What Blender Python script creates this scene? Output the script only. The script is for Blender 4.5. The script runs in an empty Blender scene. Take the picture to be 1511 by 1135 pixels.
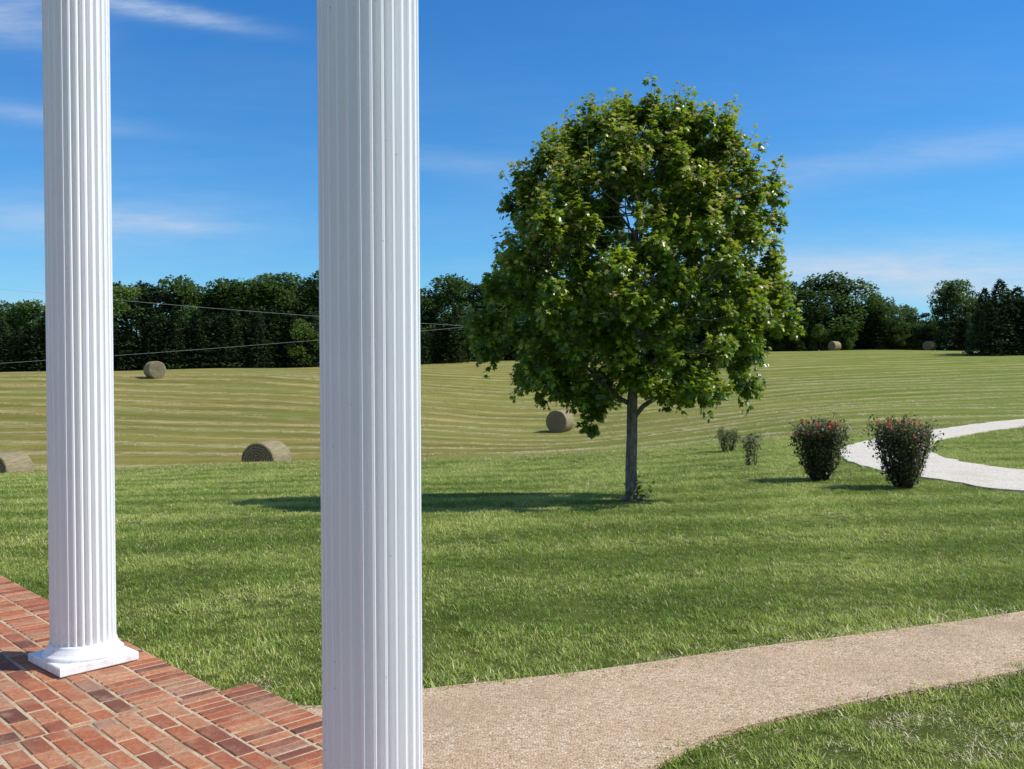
import bpy, math, random
import numpy as np
from mathutils import Vector, Matrix
random.seed(7); rng=np.random.default_rng(7)
K=1.2174
scene=bpy.context.scene
COL=scene.collection
scene.view_settings.view_transform='Standard'
scene.view_settings.look='None'
scene.view_settings.exposure=0

# ------------------------------------------------------------ helpers
def link(o,parent=None):
    COL.objects.link(o)
    if parent is not None: o.parent=parent
    return o
def empty(name,loc=(0,0,0)):
    e=bpy.data.objects.new(name,None); e.location=loc; e.empty_display_size=0.3
    COL.objects.link(e); return e
def mesh_np(name,verts,faces,mats=(),smooth=False,matidx=None):
    me=bpy.data.meshes.new(name)
    me.from_pydata([tuple(v) for v in verts],[],faces)
    for m in mats: me.materials.append(m)
    if matidx is not None: me.polygons.foreach_set('material_index',matidx)
    if smooth: me.polygons.foreach_set('use_smooth',[True]*len(me.polygons))
    me.update(); return me
def mesh_const(name,V,nface,perface,loops,mats=()):
    me=bpy.data.meshes.new(name)
    me.vertices.add(len(V)); me.vertices.foreach_set('co',V.astype(np.float32).ravel())
    me.loops.add(len(loops)); me.loops.foreach_set('vertex_index',loops.astype(np.int32))
    me.polygons.add(nface); me.polygons.foreach_set('loop_start',(np.arange(nface)*perface).astype(np.int32))
    try: me.polygons.foreach_set('loop_total',np.full(nface,perface,dtype=np.int32))
    except Exception: pass
    for m in mats: me.materials.append(m)
    me.update(calc_edges=True); me.validate(); return me

class NT:
    def __init__(s,nt): s.nt=nt; s.L=nt.links
    def n(s,t,**kw):
        x=s.nt.nodes.new(t)
        for k,v in kw.items():
            if k=='inp':
                for a,b in v.items(): x.inputs[a].default_value=b
            else: setattr(x,k,v)
        return x
    def l(s,a,b): s.L.new(a,b)
    def math(s,op,a,b=None,clamp=False):
        x=s.n('ShaderNodeMath',operation=op); x.use_clamp=clamp
        for i,v in enumerate((a,b)):
            if v is None: continue
            if isinstance(v,(int,float)): x.inputs[i].default_value=v
            else: s.l(v,x.inputs[i])
        return x.outputs[0]
    def mix(s,fac,a,b,blend='MIX'):
        x=s.n('ShaderNodeMix',data_type='RGBA',blend_type=blend)
        for i,v in ((0,fac),(6,a),(7,b)):
            if isinstance(v,(int,float)): x.inputs[i].default_value=v
            elif isinstance(v,tuple): x.inputs[i].default_value=v if len(v)==4 else v+(1,)
            else: s.l(v,x.inputs[i])
        return x.outputs[2]
    def noise(s,vec,scale,detail=4,rough=.55):
        x=s.n('ShaderNodeTexNoise'); x.inputs['Scale'].default_value=scale
        x.inputs['Detail'].default_value=detail; x.inputs['Roughness'].default_value=rough
        if vec is not None: s.l(vec,x.inputs['Vector'])
        return x.outputs['Fac']
    def ramp(s,fac,stops):
        x=s.n('ShaderNodeValToRGB'); cr=x.color_ramp
        while len(cr.elements)<len(stops): cr.elements.new(.5)
        for e,(p,c) in zip(cr.elements,stops):
            e.position=p; e.color=c if len(c)==4 else c+(1,)
        s.l(fac,x.inputs[0]); return x.outputs[0]
    def g(s,fac,p0,v0,p1,v1): return s.ramp(fac,[(p0,(v0,)*3),(p1,(v1,)*3)])
    def mapping(s,vec,scale=(1,1,1),rot=(0,0,0)):
        x=s.n('ShaderNodeMapping'); x.inputs['Scale'].default_value=scale; x.inputs['Rotation'].default_value=rot
        s.l(vec,x.inputs['Vector']); return x.outputs[0]
def newmat(name):
    m=bpy.data.materials.new(name); m.use_nodes=True
    nt=m.node_tree; nt.nodes.clear(); h=NT(nt)
    out=h.n('ShaderNodeOutputMaterial'); b=h.n('ShaderNodeBsdfPrincipled')
    b.inputs['Roughness'].default_value=.8
    b.inputs['Specular IOR Level'].default_value=.25
    h.l(b.outputs[0],out.inputs[0]); return m,h,b,out
def bump(h,b,height,strength=.5,dist=.02):
    x=h.n('ShaderNodeBump'); x.inputs['Strength'].default_value=strength; x.inputs['Distance'].default_value=dist
    h.l(height,x.inputs['Height']); h.l(x.outputs[0],b.inputs['Normal'])

def leafmat(name,stops,trans=.35,tcol=(.25,.4,.03),rough=.45,attr='var',spec=.35,objrand=0.0):
    m,h,b,out=newmat(name)
    a=h.n('ShaderNodeAttribute',attribute_name=attr)
    fac=a.outputs['Fac']
    if objrand>0:
        oi=h.n('ShaderNodeObjectInfo')
        fac=h.math('ADD',fac,h.math('MULTIPLY',h.math('SUBTRACT',oi.outputs['Random'],.5),objrand),clamp=True)
    c=h.ramp(fac,stops)
    h.l(c,b.inputs['Base Color']); b.inputs['Roughness'].default_value=rough
    b.inputs['Specular IOR Level'].default_value=spec
    t=h.n('ShaderNodeBsdfTranslucent'); tc=h.mix(.6,c,tcol,'MIX'); h.l(tc,t.inputs[0])
    mx=h.n('ShaderNodeMixShader'); mx.inputs[0].default_value=trans
    h.l(b.outputs[0],mx.inputs[1]); h.l(t.outputs[0],mx.inputs[2]); h.l(mx.outputs[0],out.inputs[0])
    return m

def mow_stripes(h,pos):
    # bands left by the mower: broad passes across the lawn, a few crossing ones
    w1=h.noise(pos,.35,2,.5)
    sx=h.n('ShaderNodeSeparateXYZ'); h.l(pos,sx.inputs[0])
    v=h.math('ADD',h.math('ADD',sx.outputs[1],h.math('MULTIPLY',sx.outputs[0],-.22)),h.math('MULTIPLY',w1,1.3))
    a=h.math('SINE',h.math('MULTIPLY',v,2*math.pi/1.9))
    u=h.math('ADD',h.math('ADD',sx.outputs[0],h.math('MULTIPLY',sx.outputs[1],-.26)),h.math('MULTIPLY',w1,.7))
    c=h.math('POWER',h.math('ABSOLUTE',h.math('SINE',h.math('MULTIPLY',h.math('ADD',u,1.05),math.pi/4.2))),8.)
    return h.math('ADD',h.math('MULTIPLY',a,.5),h.math('MULTIPLY',c,.8))

# ------------------------------------------------------------ terrain height
US=np.array([-.9,-.65,-.315,.06,.41,.65,.95])
ROWS={
 0:[-.08]*7, 5:[-.08]*7, 7:[-.12]*7,
 10:[-.28,-.28,-.28,-.28,-.27,-.26,-.25],
 12:[-.46,-.46,-.46,-.45,-.42,-.40,-.38],
 14:[-.63,-.63,-.62,-.62,-.46,-.45,-.42],
 16:[-.80,-.80,-.77,-.74,-.50,-.50,-.45],
 20:[-1.2,-1.18,-1.05,-.95,-.62,-.65,-.6],
 24:[-1.60,-1.57,-1.22,-1.05,-.70,-.70,-.65],
 27:[-2.2,-2.1,-1.8,-1.4,-.8,-.72,-.65],
 30:[-3.1,-3.1,-2.6,-2.0,-.85,-.72,-.6],
 36:[-3.3,-3.3,-2.9,-2.6,-.8,-.6,-.4],
 50:[-1.2,-1.3,-1.6,-2.65,-.5,-.1,.2],
 67:[1.2,1.2,1.15,-1.0,.6,1.2,1.4],
 85:[1.5,1.45,1.75,1.0,2.3,2.7,2.8],
 110:[1.5,1.5,2.2,3.2,4.1,4.0,4.0],
 150:[1.2,1.3,2.4,3.6,4.6,4.4,4.2]}
ry=np.array(sorted(ROWS)); TB=np.array([ROWS[k] for k in ry])
yt=np.arange(0,150.01,.5); ut=np.arange(-1.2,1.2001,.02)
T1=np.array([np.interp(yt,ry,TB[:,i]) for i in range(7)])
T2=np.array([np.interp(ut,US,T1[:,j]) for j in range(len(yt))])
def sm(A,w,axis):
    k=np.hanning(2*w+3)[1:-1]; k/=k.sum()
    pad=[(0,0),(0,0)]; pad[axis]=(w,w)
    P=np.pad(A,pad,mode='edge')
    return np.apply_along_axis(lambda r:np.convolve(r,k,'valid'),axis,P)
T2=sm(sm(T2,3,0),7,1)
def height(X,Y):
    X=np.asarray(X,float); Yo=np.asarray(Y,float)/K
    u=np.clip(X/np.maximum(Yo,5.),-1.19,1.19); yy=np.clip(Yo,0,149.9)
    fi=yy/.5; i=np.floor(fi).astype(int); i=np.minimum(i,len(yt)-2); fi=fi-i
    fj=(u+1.2)/.02; j=np.floor(fj).astype(int); j=np.minimum(j,len(ut)-2); fj=fj-j
    z=(T2[i,j]*(1-fi)*(1-fj)+T2[i+1,j]*fi*(1-fj)+T2[i,j+1]*(1-fi)*fj+T2[i+1,j+1]*fi*fj)
    far=np.clip(Yo-14,0,20)/20
    z=z+far*(.05*np.sin(X*.31+Y*.17)+.04*np.sin(X*.13-Y*.41+1))
    return z
def H(x,y): return float(height(x,y))
def rowv(X,Y): # hay rows (distance across the swaths)
    return Y+.10*X+1.3*np.sin(X*.035+Y*.02)+.5*np.sin(X*.12-Y*.05+1)+.45*np.sin(Y*.37+X*.02)
RP=3.1

# porch frame
C1=np.array([-2.37,5.21]); C2=np.array([-.477,3.20])
d=np.array([.6866,-.7271]); n=np.array([.7271,.6866])
def porch_sn(X,Y):
    dx=X-C1[0]; dy=Y-C1[1]
    return dx*d[0]+dy*d[1], dx*n[0]+dy*n[1]
def spline(P,m):
    P=np.array(P,float); Q=np.vstack([2*P[0]-P[1],P,2*P[-1]-P[-2]]); out=[]
    for i in range(1,len(Q)-2):
        for t in np.linspace(0,1,m,endpoint=False):
            a,b,c,e=Q[i-1],Q[i],Q[i+1],Q[i+2]
            out.append(.5*((2*b)+(-a+c)*t+(2*a-5*b+4*c-e)*t*t+(-a+3*b-3*c+e)*t**3))
    out.append(P[-1]); return np.array(out)
def resample(P,m):
    s=np.r_[0,np.cumsum(np.linalg.norm(np.diff(P,axis=0),axis=1))]; t=np.linspace(0,s[-1],m)
    return np.c_[np.interp(t,s,P[:,0]),np.interp(t,s,P[:,1])]
WT=resample(spline([(-1.5,4.75),(-.95,4.66),(-.463,4.9),(.39,5.18),(1.388,5.6),(2.332,5.96),(3.50,6.46),(5.5,7.5),(8,9.1),(12,12)],10),160)
WB=resample(spline([(-.7,2.0),(-.1,3.0),(.22,3.55),(.63,3.98),(.937,4.28),(1.657,4.67),(2.81,5.18),(4.8,6.2),(7.3,7.8),(11.5,10.6)],10),160)
DO=resample(spline([(13,8.6*K),(10,10.9*K),(8.15,12.4*K),(7.74,13.8*K),(7.49,16.1*K),(7.97,18.8*K),(9.4,22*K),(12,25.3*K),(17,30.3*K),(21.7,33*K),(30,36*K),(45,40*K)],10),260)
DI=resample(spline([(15,12*K),(11.6,13.6*K),(10.2,15.5*K),(10.1,17.3*K),(10.9,20.4*K),(12.1,22.5*K),(14.2,25.3*K),(19.3,29.6*K),(29,33.3*K),(45,37*K)],10),260)
er=np.random.default_rng(3)
def rough_edge(P,amp):
    k=np.convolve(er.normal(0,1,len(P)+4),[.25,.5,.25],'same')[2:-2]; t=np.gradient(P,axis=0); t/=np.linalg.norm(t,axis=1,keepdims=True)
    return P+np.c_[-t[:,1],t[:,0]]*(k*amp)[:,None]
DO=rough_edge(DO,.07); DI=rough_edge(DI,.07)
def inpoly(X,Y,P):
    inside=np.zeros(X.shape,bool); x=P[:,0]; y=P[:,1]; j=len(P)-1
    for i in range(len(P)):
        c=((y[i]>Y)!=(y[j]>Y))&(X<(x[j]-x[i])*(Y-y[i])/(y[j]-y[i]+1e-12)+x[i])
        inside^=c; j=i
    return inside
WP=np.vstack([WT,WB[::-1]]); DP=np.vstack([DO,DI[::-1]])
def lawn_edge(X):
    return 29.3+1.2*np.sin(X*.12)+.06*X

# ------------------------------------------------------------ ground material
gm,h,b,out=newmat('ground_grass')
geo=h.n('ShaderNodeNewGeometry'); pos=geo.outputs['Position']
lawnA=h.n('ShaderNodeAttribute',attribute_name='lawn').outputs['Fac']
brA=h.n('ShaderNodeAttribute',attribute_name='brown').outputs['Fac']
rvA=h.n('ShaderNodeAttribute',attribute_name='rowv').outputs['Fac']
n1=h.noise(pos,1.2,6,.65); n2=h.noise(pos,9,5,.7); nbig=h.noise(pos,.12,3,.5)
lawnc=h.ramp(n2,[(.3,(.05,.068,.013)),(.55,(.11,.145,.027)),(.8,(.19,.205,.06))])
lawnc=h.mix(h.g(n1,.35,0,.7,.6),lawnc,(.17,.19,.045))
wv=h.math('ADD',rvA,h.math('MULTIPLY',h.noise(h.mapping(pos,(.25,.5,.5)),1.,4,.65),2.6))
rowl=h.math('POWER',h.math('ABSOLUTE',h.math('SINE',h.math('MULTIPLY',wv,math.pi/RP))),4.)
band=h.math('SINE',h.math('MULTIPLY',wv,math.pi/RP*1.0))
brk=h.noise(h.mapping(pos,(.10,.55,.5)),1.,5,.75)
brk2=h.noise(h.mapping(pos,(.9,3.5,1)),1.,4,.75)
fieldg=h.mix(brA,(.24,.27,.048),(.33,.255,.072))
fieldd=h.mix(brA,(.14,.19,.028),(.175,.15,.04))
s1=h.math('ADD',h.math('MULTIPLY',h.noise(h.mapping(pos,(.05,.8,.5),(0,0,math.radians(5))),1.,5,.7),.7),h.math('MULTIPLY',brk2,.35))
fc=h.mix(h.g(s1,.44,0,.60,1),fieldd,fieldg)
fc=h.mix(h.math('MULTIPLY',h.g(band,-.2,0,.6,1),.30),fc,(.12,.17,.028))
lw_=h.math('MULTIPLY',rowl,h.math('MULTIPLY',h.g(brk,.40,.05,.56,1),h.g(brk2,.38,.25,.6,1)))
fc=h.mix(h.math('MULTIPLY',lw_,.9),fc,(.62,.50,.25))
fc=h.mix(h.g(n2,.3,.6,.62,0),fc,(.10,.13,.025))
fc=h.mix(h.g(nbig,.44,0,.68,.3),fc,(.19,.23,.045))
cc=h.mix(lawnA,fc,lawnc); h.l(cc,b.inputs['Base Color']); b.inputs['Roughness'].default_value=.95
b.inputs['Specular IOR Level'].default_value=.05
bn=h.math('ADD',h.noise(pos,14,6,.75),h.math('MULTIPLY',lw_,.8))
bump(h,b,bn,.8,.10)

rows=[];y=-25.
while y<3200:
    rows.append(y)
    y+= 1.5 if y<0 else (.25 if y<45 else (.6 if y<140 else y*.07))
rows=np.array(rows)
tt=np.linspace(-1,1,321); tt=np.sign(tt)*(np.abs(tt)*.75+np.abs(tt)**4*1.6)
Yg,Tg=np.meshgrid(rows,tt,indexing='ij'); Wg=np.maximum(Yg,0)+9
Xg=Tg*Wg; Zg=height(Xg,Yg)
V=np.stack([Xg,Yg,Zg],-1).reshape(-1,3); nr,nc=Xg.shape
idx=np.arange(nr*nc).reshape(nr,nc)
F=np.stack([idx[:-1,:-1],idx[:-1,1:],idx[1:,1:],idx[1:,:-1]],-1).reshape(-1,4)
me=mesh_const('ground',V,len(F),4,F.ravel(),[gm])
me.polygons.foreach_set('use_smooth',[True]*len(me.polygons))
lw=np.clip((lawn_edge(Xg)-Yg)/2.5+.5,0,1)
lw=np.where(Xg>6,np.clip((lawn_edge(Xg)+1.5-Yg)/8+.5,0,1),lw)
br=np.clip(.80-(Xg/np.maximum(Yg,5))*1.5,0,1)*np.clip((Yg-32)/16,.1,1)
for nm,ar in (('lawn',lw),('brown',br),('rowv',rowv(Xg,Yg))):
    a=me.attributes.new(nm,'FLOAT','POINT'); a.data.foreach_set('value',ar.ravel().astype(np.float32))
ground=link(bpy.data.objects.new('ground',me))

# ------------------------------------------------------------ walkway, driveway
def strip(name,A,B,off,mat,nx=8,skirt=.12):
    V=[];F=[]
    m=len(A)
    for i in range(m):
        for j in range(nx+1):
            t=j/nx; p=A[i]*(1-t)+B[i]*t
            V.append((p[0],p[1],H(p[0],p[1])+off))
    for i in range(m-1):
        for j in range(nx):
            a=i*(nx+1)+j; F.append((a,a+nx+1,a+nx+2,a+1))
    base=len(V)
    for i in range(m):
        for j in (0,nx):
            v=V[i*(nx+1)+j]; V.append((v[0],v[1],v[2]-skirt))
    for i in range(m-1):
        F.append((i*(nx+1),base+2*i,base+2*i+2,(i+1)*(nx+1)))
        F.append((i*(nx+1)+nx,(i+1)*(nx+1)+nx,base+2*i+3,base+2*i+1))
    me=mesh_np(name,V,F,[mat]); return link(bpy.data.objects.new(name,me))
wm,h,b,out=newmat('exposed_aggregate')
geo=h.n('ShaderNodeNewGeometry'); pos=geo.outputs['Position']
vo=h.n('ShaderNodeTexVoronoi'); vo.inputs['Scale'].default_value=85; h.l(pos,vo.inputs['Vector'])
sp=h.n('ShaderNodeSeparateColor'); h.l(vo.outputs['Color'],sp.inputs[0])
c=h.ramp(sp.outputs[0],[(0,(.22,.125,.07)),(.25,(.47,.31,.18)),(.6,(.61,.44,.275)),(.85,(.68,.52,.35)),(1,(.80,.70,.56))])
c=h.mix(h.g(vo.outputs['Distance'],.35,0,.6,.7),c,(.44,.32,.205))
c=h.mix(h.g(h.noise(pos,2.2,6,.65),.35,.5,.62,0),c,(.42,.28,.16))
c=h.mix(h.g(h.noise(pos,.8,6,.7),.50,0,.66,.55),c,(.32,.23,.14))
c=h.mix(h.g(h.noise(pos,22,3,.6),.60,0,.7,.6),c,(.25,.16,.09))
h.l(c,b.inputs['Base Color']); b.inputs['Roughness'].default_value=.85
bump(h,b,h.math('ADD',h.math('MULTIPLY',vo.outputs['Distance'],-1.),h.noise(pos,6,4,.6)),.7,.007)
walk=strip('walkway',WT,WB,.025,wm,8)
dm,h,b,out=newmat('drive_gravel')
geo=h.n('ShaderNodeNewGeometry'); pos=geo.outputs['Position']
nn=h.noise(pos,26,6,.85); nl=h.noise(pos,1.3,6,.7)
c=h.ramp(nn,[(.36,(.28,.225,.155)),(.48,(.60,.53,.42)),(.62,(.84,.77,.66))])
c=h.mix(h.g(nl,.48,0,.66,.5),c,(.48,.40,.28))
h.l(c,b.inputs['Base Color']); bump(h,b,nn,.5,.02)
strip('gravel_driveway',DO,DI,.035,dm,10,.1)

# ------------------------------------------------------------ brick porch
bm_,h,b,out=newmat('brick')
va=h.n('ShaderNodeAttribute',attribute_name='var').outputs['Fac']
geo=h.n('ShaderNodeNewGeometry'); pos=geo.outputs['Position']
c=h.ramp(va,[(0,(.13,.055,.04)),(.14,(.28,.09,.05)),(.35,(.42,.125,.055)),(.62,(.50,.18,.08)),(.86,(.54,.26,.135)),(1,(.35,.19,.13))])
nz=h.noise(pos,38,6,.75); c=h.mix(h.g(nz,.33,.65,.58,0),c,(.21,.075,.04))
c=h.mix(h.g(h.noise(pos,6,6,.75),.48,0,.72,.55),c,(.58,.37,.22))
c=h.mix(h.g(h.noise(pos,2.5,5,.7),.50,0,.68,.5),c,(.20,.085,.055))
c=h.mix(h.g(h.noise(pos,90,3,.6),.60,0,.72,.7),c,(.10,.05,.035))
h.l(c,b.inputs['Base Color']); bump(h,b,nz,.9,.010)
mm,h,b,out=newmat('mortar')
geo=h.n('ShaderNodeNewGeometry'); nz=h.noise(geo.outputs['Position'],60,5,.8)
cm=h.ramp(nz,[(.3,(.38,.28,.165)),(.7,(.66,.52,.34))])
cm=h.mix(h.g(h.noise(geo.outputs['Position'],3.,5,.7),.46,0,.62,.7),cm,(.24,.16,.095))
h.l(cm,b.inputs['Base Color']); bump(h,b,nz,.6,.005)
E0=.33;E1=.50;SJ=.97
BV=[];BF=[];BA=[]
def brick(s0,s1,n0,n1):
    g=.0058+random.uniform(-.001,.0016); s0+=g;s1-=g;n0+=g;n1-=g; c=.006; zt=random.uniform(-.0024,.0014)
    jr=random.uniform(-.003,.003); jn=random.uniform(-.002,.002)
    k=len(BV); tx=random.uniform(-.0015,.0015); sk=random.uniform(-.002,.002)
    for (z,o) in ((-.03,0),(-.006,0),(0,c)):
        for ii,(S,N) in enumerate(((s0+o,n0+o),(s1-o,n0+o),(s1-o,n1-o),(s0+o,n1-o))):
            p=C1+d*(S+jr)+n*(N+jn+(sk if ii in(1,2) else -sk)); BV.append((p[0],p[1],z+zt+(tx if ii in (1,2) else -tx)))
    for r in (0,4):
        for q in range(4):
            BF.append((k+r+q,k+r+(q+1)%4,k+r+4+(q+1)%4,k+r+4+q))
    BF.append((k+8,k+9,k+10,k+11)); v=random.random()
    BA.extend([v]*9)
BL=.203;BW=.1015
for (sa,sb,e) in ((-8,SJ,E0),(SJ,4.2,E1)):
    nb=int(round((sb-sa)/.070)); w=(sb-sa)/nb
    for i in range(nb):
        brick(sa+i*w,sa+(i+1)*w,e-BL,e)
        brick(sa+i*w,sa+(i+1)*w,e-2*BL,e-BL)
for (sa,sb,e) in ((-8,SJ,E0-2*BL),(SJ,4.2,E1-2*BL)):
    r=0; N=e
    while N>-3.2:
        x=sa-(r%2)*BL/2
        while x<sb:
            a0=max(x,sa); a1=min(x+BL,sb)
            if a1-a0>.03: brick(a0,a1,N-BW,N)
            x+=BL
        N-=BW; r+=1
me=mesh_np('bricks',BV,BF,[bm_])
a=me.attributes.new('var','FLOAT','FACE'); a.data.foreach_set('value',np.array(BA,dtype=np.float32))
porch=empty('brick_porch')
link(bpy.data.objects.new('bricks',me),porch)
P=[(-8,E0),(SJ,E0),(SJ,E1),(4.2,E1),(4.2,-3.2),(-8,-3.2)]
V=[]
for z in (-.0050,-.45):
    for s,q in P:
        p=C1+d*s+n*(q-.004); V.append((p[0],p[1],z))
m6=len(P); F=[tuple(reversed(range(m6))),tuple(range(m6,2*m6))]+[(i,(i+1)%m6,m6+(i+1)%m6,m6+i) for i in range(m6)]
link(bpy.data.objects.new('mortar_bed',mesh_np('mortar_bed',V,F,[mm])),porch)

# ------------------------------------------------------------ columns
pm,h,b,out=newmat('white_paint')
geo=h.n('ShaderNodeNewGeometry'); pos=geo.outputs['Position']
nz=h.noise(pos,3,5,.6); nf=h.noise(h.mapping(pos,(40,40,2)),1,4,.7)
c=h.mix(h.g(nz,.4,0,.75,.3),(.88,.88,.875),(.80,.80,.79))
c=h.mix(h.g(nf,.58,0,.78,.35),c,(.66,.66,.64))
sx=h.n('ShaderNodeSeparateXYZ'); h.l(pos,sx.inputs[0])
dirt=h.math('MULTIPLY',h.g(sx.outputs[2],0.,1.,.35,0),h.g(h.noise(pos,14,5,.7),.45,0,.7,.6))
c=h.mix(dirt,c,(.50,.46,.40))
spk=h.n('ShaderNodeTexVoronoi'); spk.inputs['Scale'].default_value=16; h.l(h.mapping(pos,(1,1,.6)),spk.inputs['Vector'])
c=h.mix(h.g(spk.outputs['Distance'],.03,.5,.05,0),c,(.35,.33,.30))
h.l(c,b.inputs['Base Color']); b.inputs['Roughness'].default_value=.38; b.inputs['Specular IOR Level'].default_value=.45
bump(h,b,h.noise(pos,25,3,.5),.05,.01)
def lathe_ring(V,F,prof,seg=64):
    s=len(V)
    for r,z in prof:
        for i in range(seg):
            a=2*math.pi*i/seg; V.append((r*math.cos(a),r*math.sin(a),z))
    for j in range(len(prof)-1):
        for i in range(seg):
            F.append((s+j*seg+i,s+j*seg+(i+1)%seg,s+(j+1)*seg+(i+1)%seg,s+(j+1)*seg+i))
def box_bev(V,F,hw,z0,z1,bv=.006):
    s=len(V)
    prof=[(hw-bv,z0),(hw,z0+bv),(hw,z1-bv),(hw-bv,z1)]
    for w,z in prof:
        for sx,sy in ((-1,-1),(1,-1),(1,1),(-1,1)): V.append((sx*w,sy*w,z))
    for j in range(3):
        for i in range(4): F.append((s+j*4+i,s+j*4+(i+1)%4,s+j*4+4+(i+1)%4,s+j*4+4+i))
    F.append((s+3,s+2,s+1,s)); F.append((s+12,s+13,s+14,s+15))
def column(loc):
    e=empty('porch_column',(loc[0],loc[1],.0015)); e.rotation_euler=(0,0,math.atan2(d[1],d[0])+.07)
    R=.168; NF=28; HT=4.3
    ring=[]
    for i in range(NF):
        a0=2*math.pi*i/NF; w=2*math.pi/NF
        ring.append((R-.001,a0)); ring.append((R,a0+w*.04)); ring.append((R,a0+w*.25)); ring.append((R-.0065,a0+w*.265))
        for t in (.1,.25,.42,.58,.75,.9):
            ring.append((R-.0065-.0125*math.sin(math.pi*t)**.8,a0+w*(.265+.71*t)))
        ring.append((R-.0065,a0+w*.985))
    m=len(ring); V=[];F=[]
    zs=[.115,.13,1.2,2.4,3.6,HT-.02,HT]
    for z in zs:
        for r,a in ring:
            V.append((r*math.cos(a),r*math.sin(a),z))
    for jx in range(len(zs)-1):
        for i in range(m): F.append((jx*m+i,jx*m+(i+1)%m,(jx+1)*m+(i+1)%m,(jx+1)*m+i))
    link(bpy.data.objects.new('fluted_shaft',mesh_np('fluted_shaft',V,F,[pm])),e)
    V=[];F=[]
    pr=[(.197,.045),(.207,.05),(.209,.058),(.207,.066),(.202,.072),(.195,.076),(.190,.084),(.185,.092),(.178,.102),(.174,.112),(.173,.122),(.166,.1235),(.12,.124)]
    lathe_ring(V,F,pr,72)
    link(bpy.data.objects.new('base_moulding',mesh_np('base_moulding',V,F,[pm],True)),e)
    V=[];F=[]; box_bev(V,F,.212,0,.05)
    link(bpy.data.objects.new('plinth',mesh_np('plinth',V,F,[pm])),e)
    V=[];F=[]; lathe_ring(V,F,[(.12,HT-.005),(.175,HT),(.18,HT+.02),(.176,HT+.04),(.185,HT+.05),(.215,HT+.1),(.218,HT+.12)],72)
    link(bpy.data.objects.new('capital_moulding',mesh_np('capital_moulding',V,F,[pm],True)),e)
    V=[];F=[]; box_bev(V,F,.23,HT+.12,HT+.18)
    link(bpy.data.objects.new('abacus',mesh_np('abacus',V,F,[pm])),e)
column(C1); column(C2)

# ------------------------------------------------------------ grass tufts
def blademat(name,c1,c2,c3,trans,stripes=True):
    m,h,b,out=newmat(name)
    geo=h.n('ShaderNodeNewGeometry'); pos=geo.outputs['Position']; oi=h.n('ShaderNodeObjectInfo')
    f=h.math('ADD',h.math('MULTIPLY',oi.outputs['Random'],.50),h.math('MULTIPLY',h.noise(pos,1.8,6,.8),.76))
    f=h.math('ADD',f,h.math('MULTIPLY',h.math('SUBTRACT',h.noise(pos,.3,3,.6),.5),.5))
    if stripes: f=h.math('ADD',f,h.math('MULTIPLY',mow_stripes(h,pos),.40))
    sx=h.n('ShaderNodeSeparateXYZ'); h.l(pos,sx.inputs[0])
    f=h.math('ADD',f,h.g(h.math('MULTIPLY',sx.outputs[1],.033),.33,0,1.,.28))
    c=h.ramp(f,[(.28,c1),(.66,c2),(1.0,c3)])
    h.l(c,b.inputs['Base Color']); b.inputs['Roughness'].default_value=.5; b.inputs['Specular IOR Level'].default_value=.3
    t=h.n('ShaderNodeBsdfTranslucent'); h.l(h.mix(.5,c,(.48,.58,.07)),t.inputs[0])
    mx=h.n('ShaderNodeMixShader'); mx.inputs[0].default_value=trans
    h.l(b.outputs[0],mx.inputs[1]); h.l(t.outputs[0],mx.inputs[2]); h.l(mx.outputs[0],out.inputs[0]); return m
gmat=blademat('grass_blade',(.075,.130,.016),(.215,.315,.046),(.50,.54,.145),.38)
dmat=blademat('straw_blade',(.40,.34,.16),(.54,.46,.23),(.64,.56,.33),.15)
fmat=blademat('field_stubble',(.15,.19,.035),(.26,.28,.06),(.44,.38,.14),.25,False)
tc=bpy.data.collections.new('grass_tufts')
def tuft(name,nb,rad,lmin,lmax,wid,dryf,flat=0.,base=gmat):
    V=[];F=[];M=[]
    for k in range(nb):
        a=random.uniform(0,2*math.pi); r=rad*math.sqrt(random.random())
        x,y=r*math.cos(a),r*math.sin(a); L=random.uniform(lmin,lmax); th=random.uniform(0,2*math.pi)
        lean=random.uniform(.15,.95)+flat; dx,dy=math.cos(th),math.sin(th); px,py=-dy,dx; w=wid*random.uniform(.6,1.2)
        s=len(V); X,Y,Z=x,y,-.01
        for i,t in enumerate((0,.4,.75,1)):
            ww=w*(1,.9,.6,0)[i]/2
            ang=lean*(.4+t*1.1)
            if i>0:
                seg=L*(.4,.35,.25)[i-1]
                X+=dx*math.sin(ang)*seg; Y+=dy*math.sin(ang)*seg; Z+=math.cos(ang)*seg
            if i<3: V.append((X+px*ww,Y+py*ww,Z)); V.append((X-px*ww,Y-py*ww,Z))
            else: V.append((X,Y,Z))
        F+= [(s,s+1,s+3,s+2),(s+2,s+3,s+5,s+4),(s+4,s+5,s+6)]
        dd=1 if random.random()<dryf else 0; M+=[dd]*3
    me=mesh_np(name,V,F,[base,dmat],matidx=M)
    o=bpy.data.objects.new(name,me); tc.objects.link(o)
tuft('tuft_0',22,.06,.022,.044,.005,.06)
tuft('tuft_1',20,.06,.018,.040,.0055,.10)
tuft('tuft_2',24,.05,.028,.060,.005,.05)
tuft('tuft_3',18,.06,.013,.035,.0055,.38)
tuft('tuft_4',26,.09,.02,.05,.0045,.97,.6)
tuft('tuft_5',18,.10,.02,.05,.007,.22,.2,fmat)
def scatter(y0,y1,dens,x0=-.60,x1=.60,scl=1.):
    area=(y1*y1-y0*y0)/2*(x1-x0); N=int(area*dens)
    Y=np.sqrt(rng.uniform(y0*y0,y1*y1,N)); X=Y*rng.uniform(x0,x1,N)
    return X,Y,np.full(N,scl)
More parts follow.
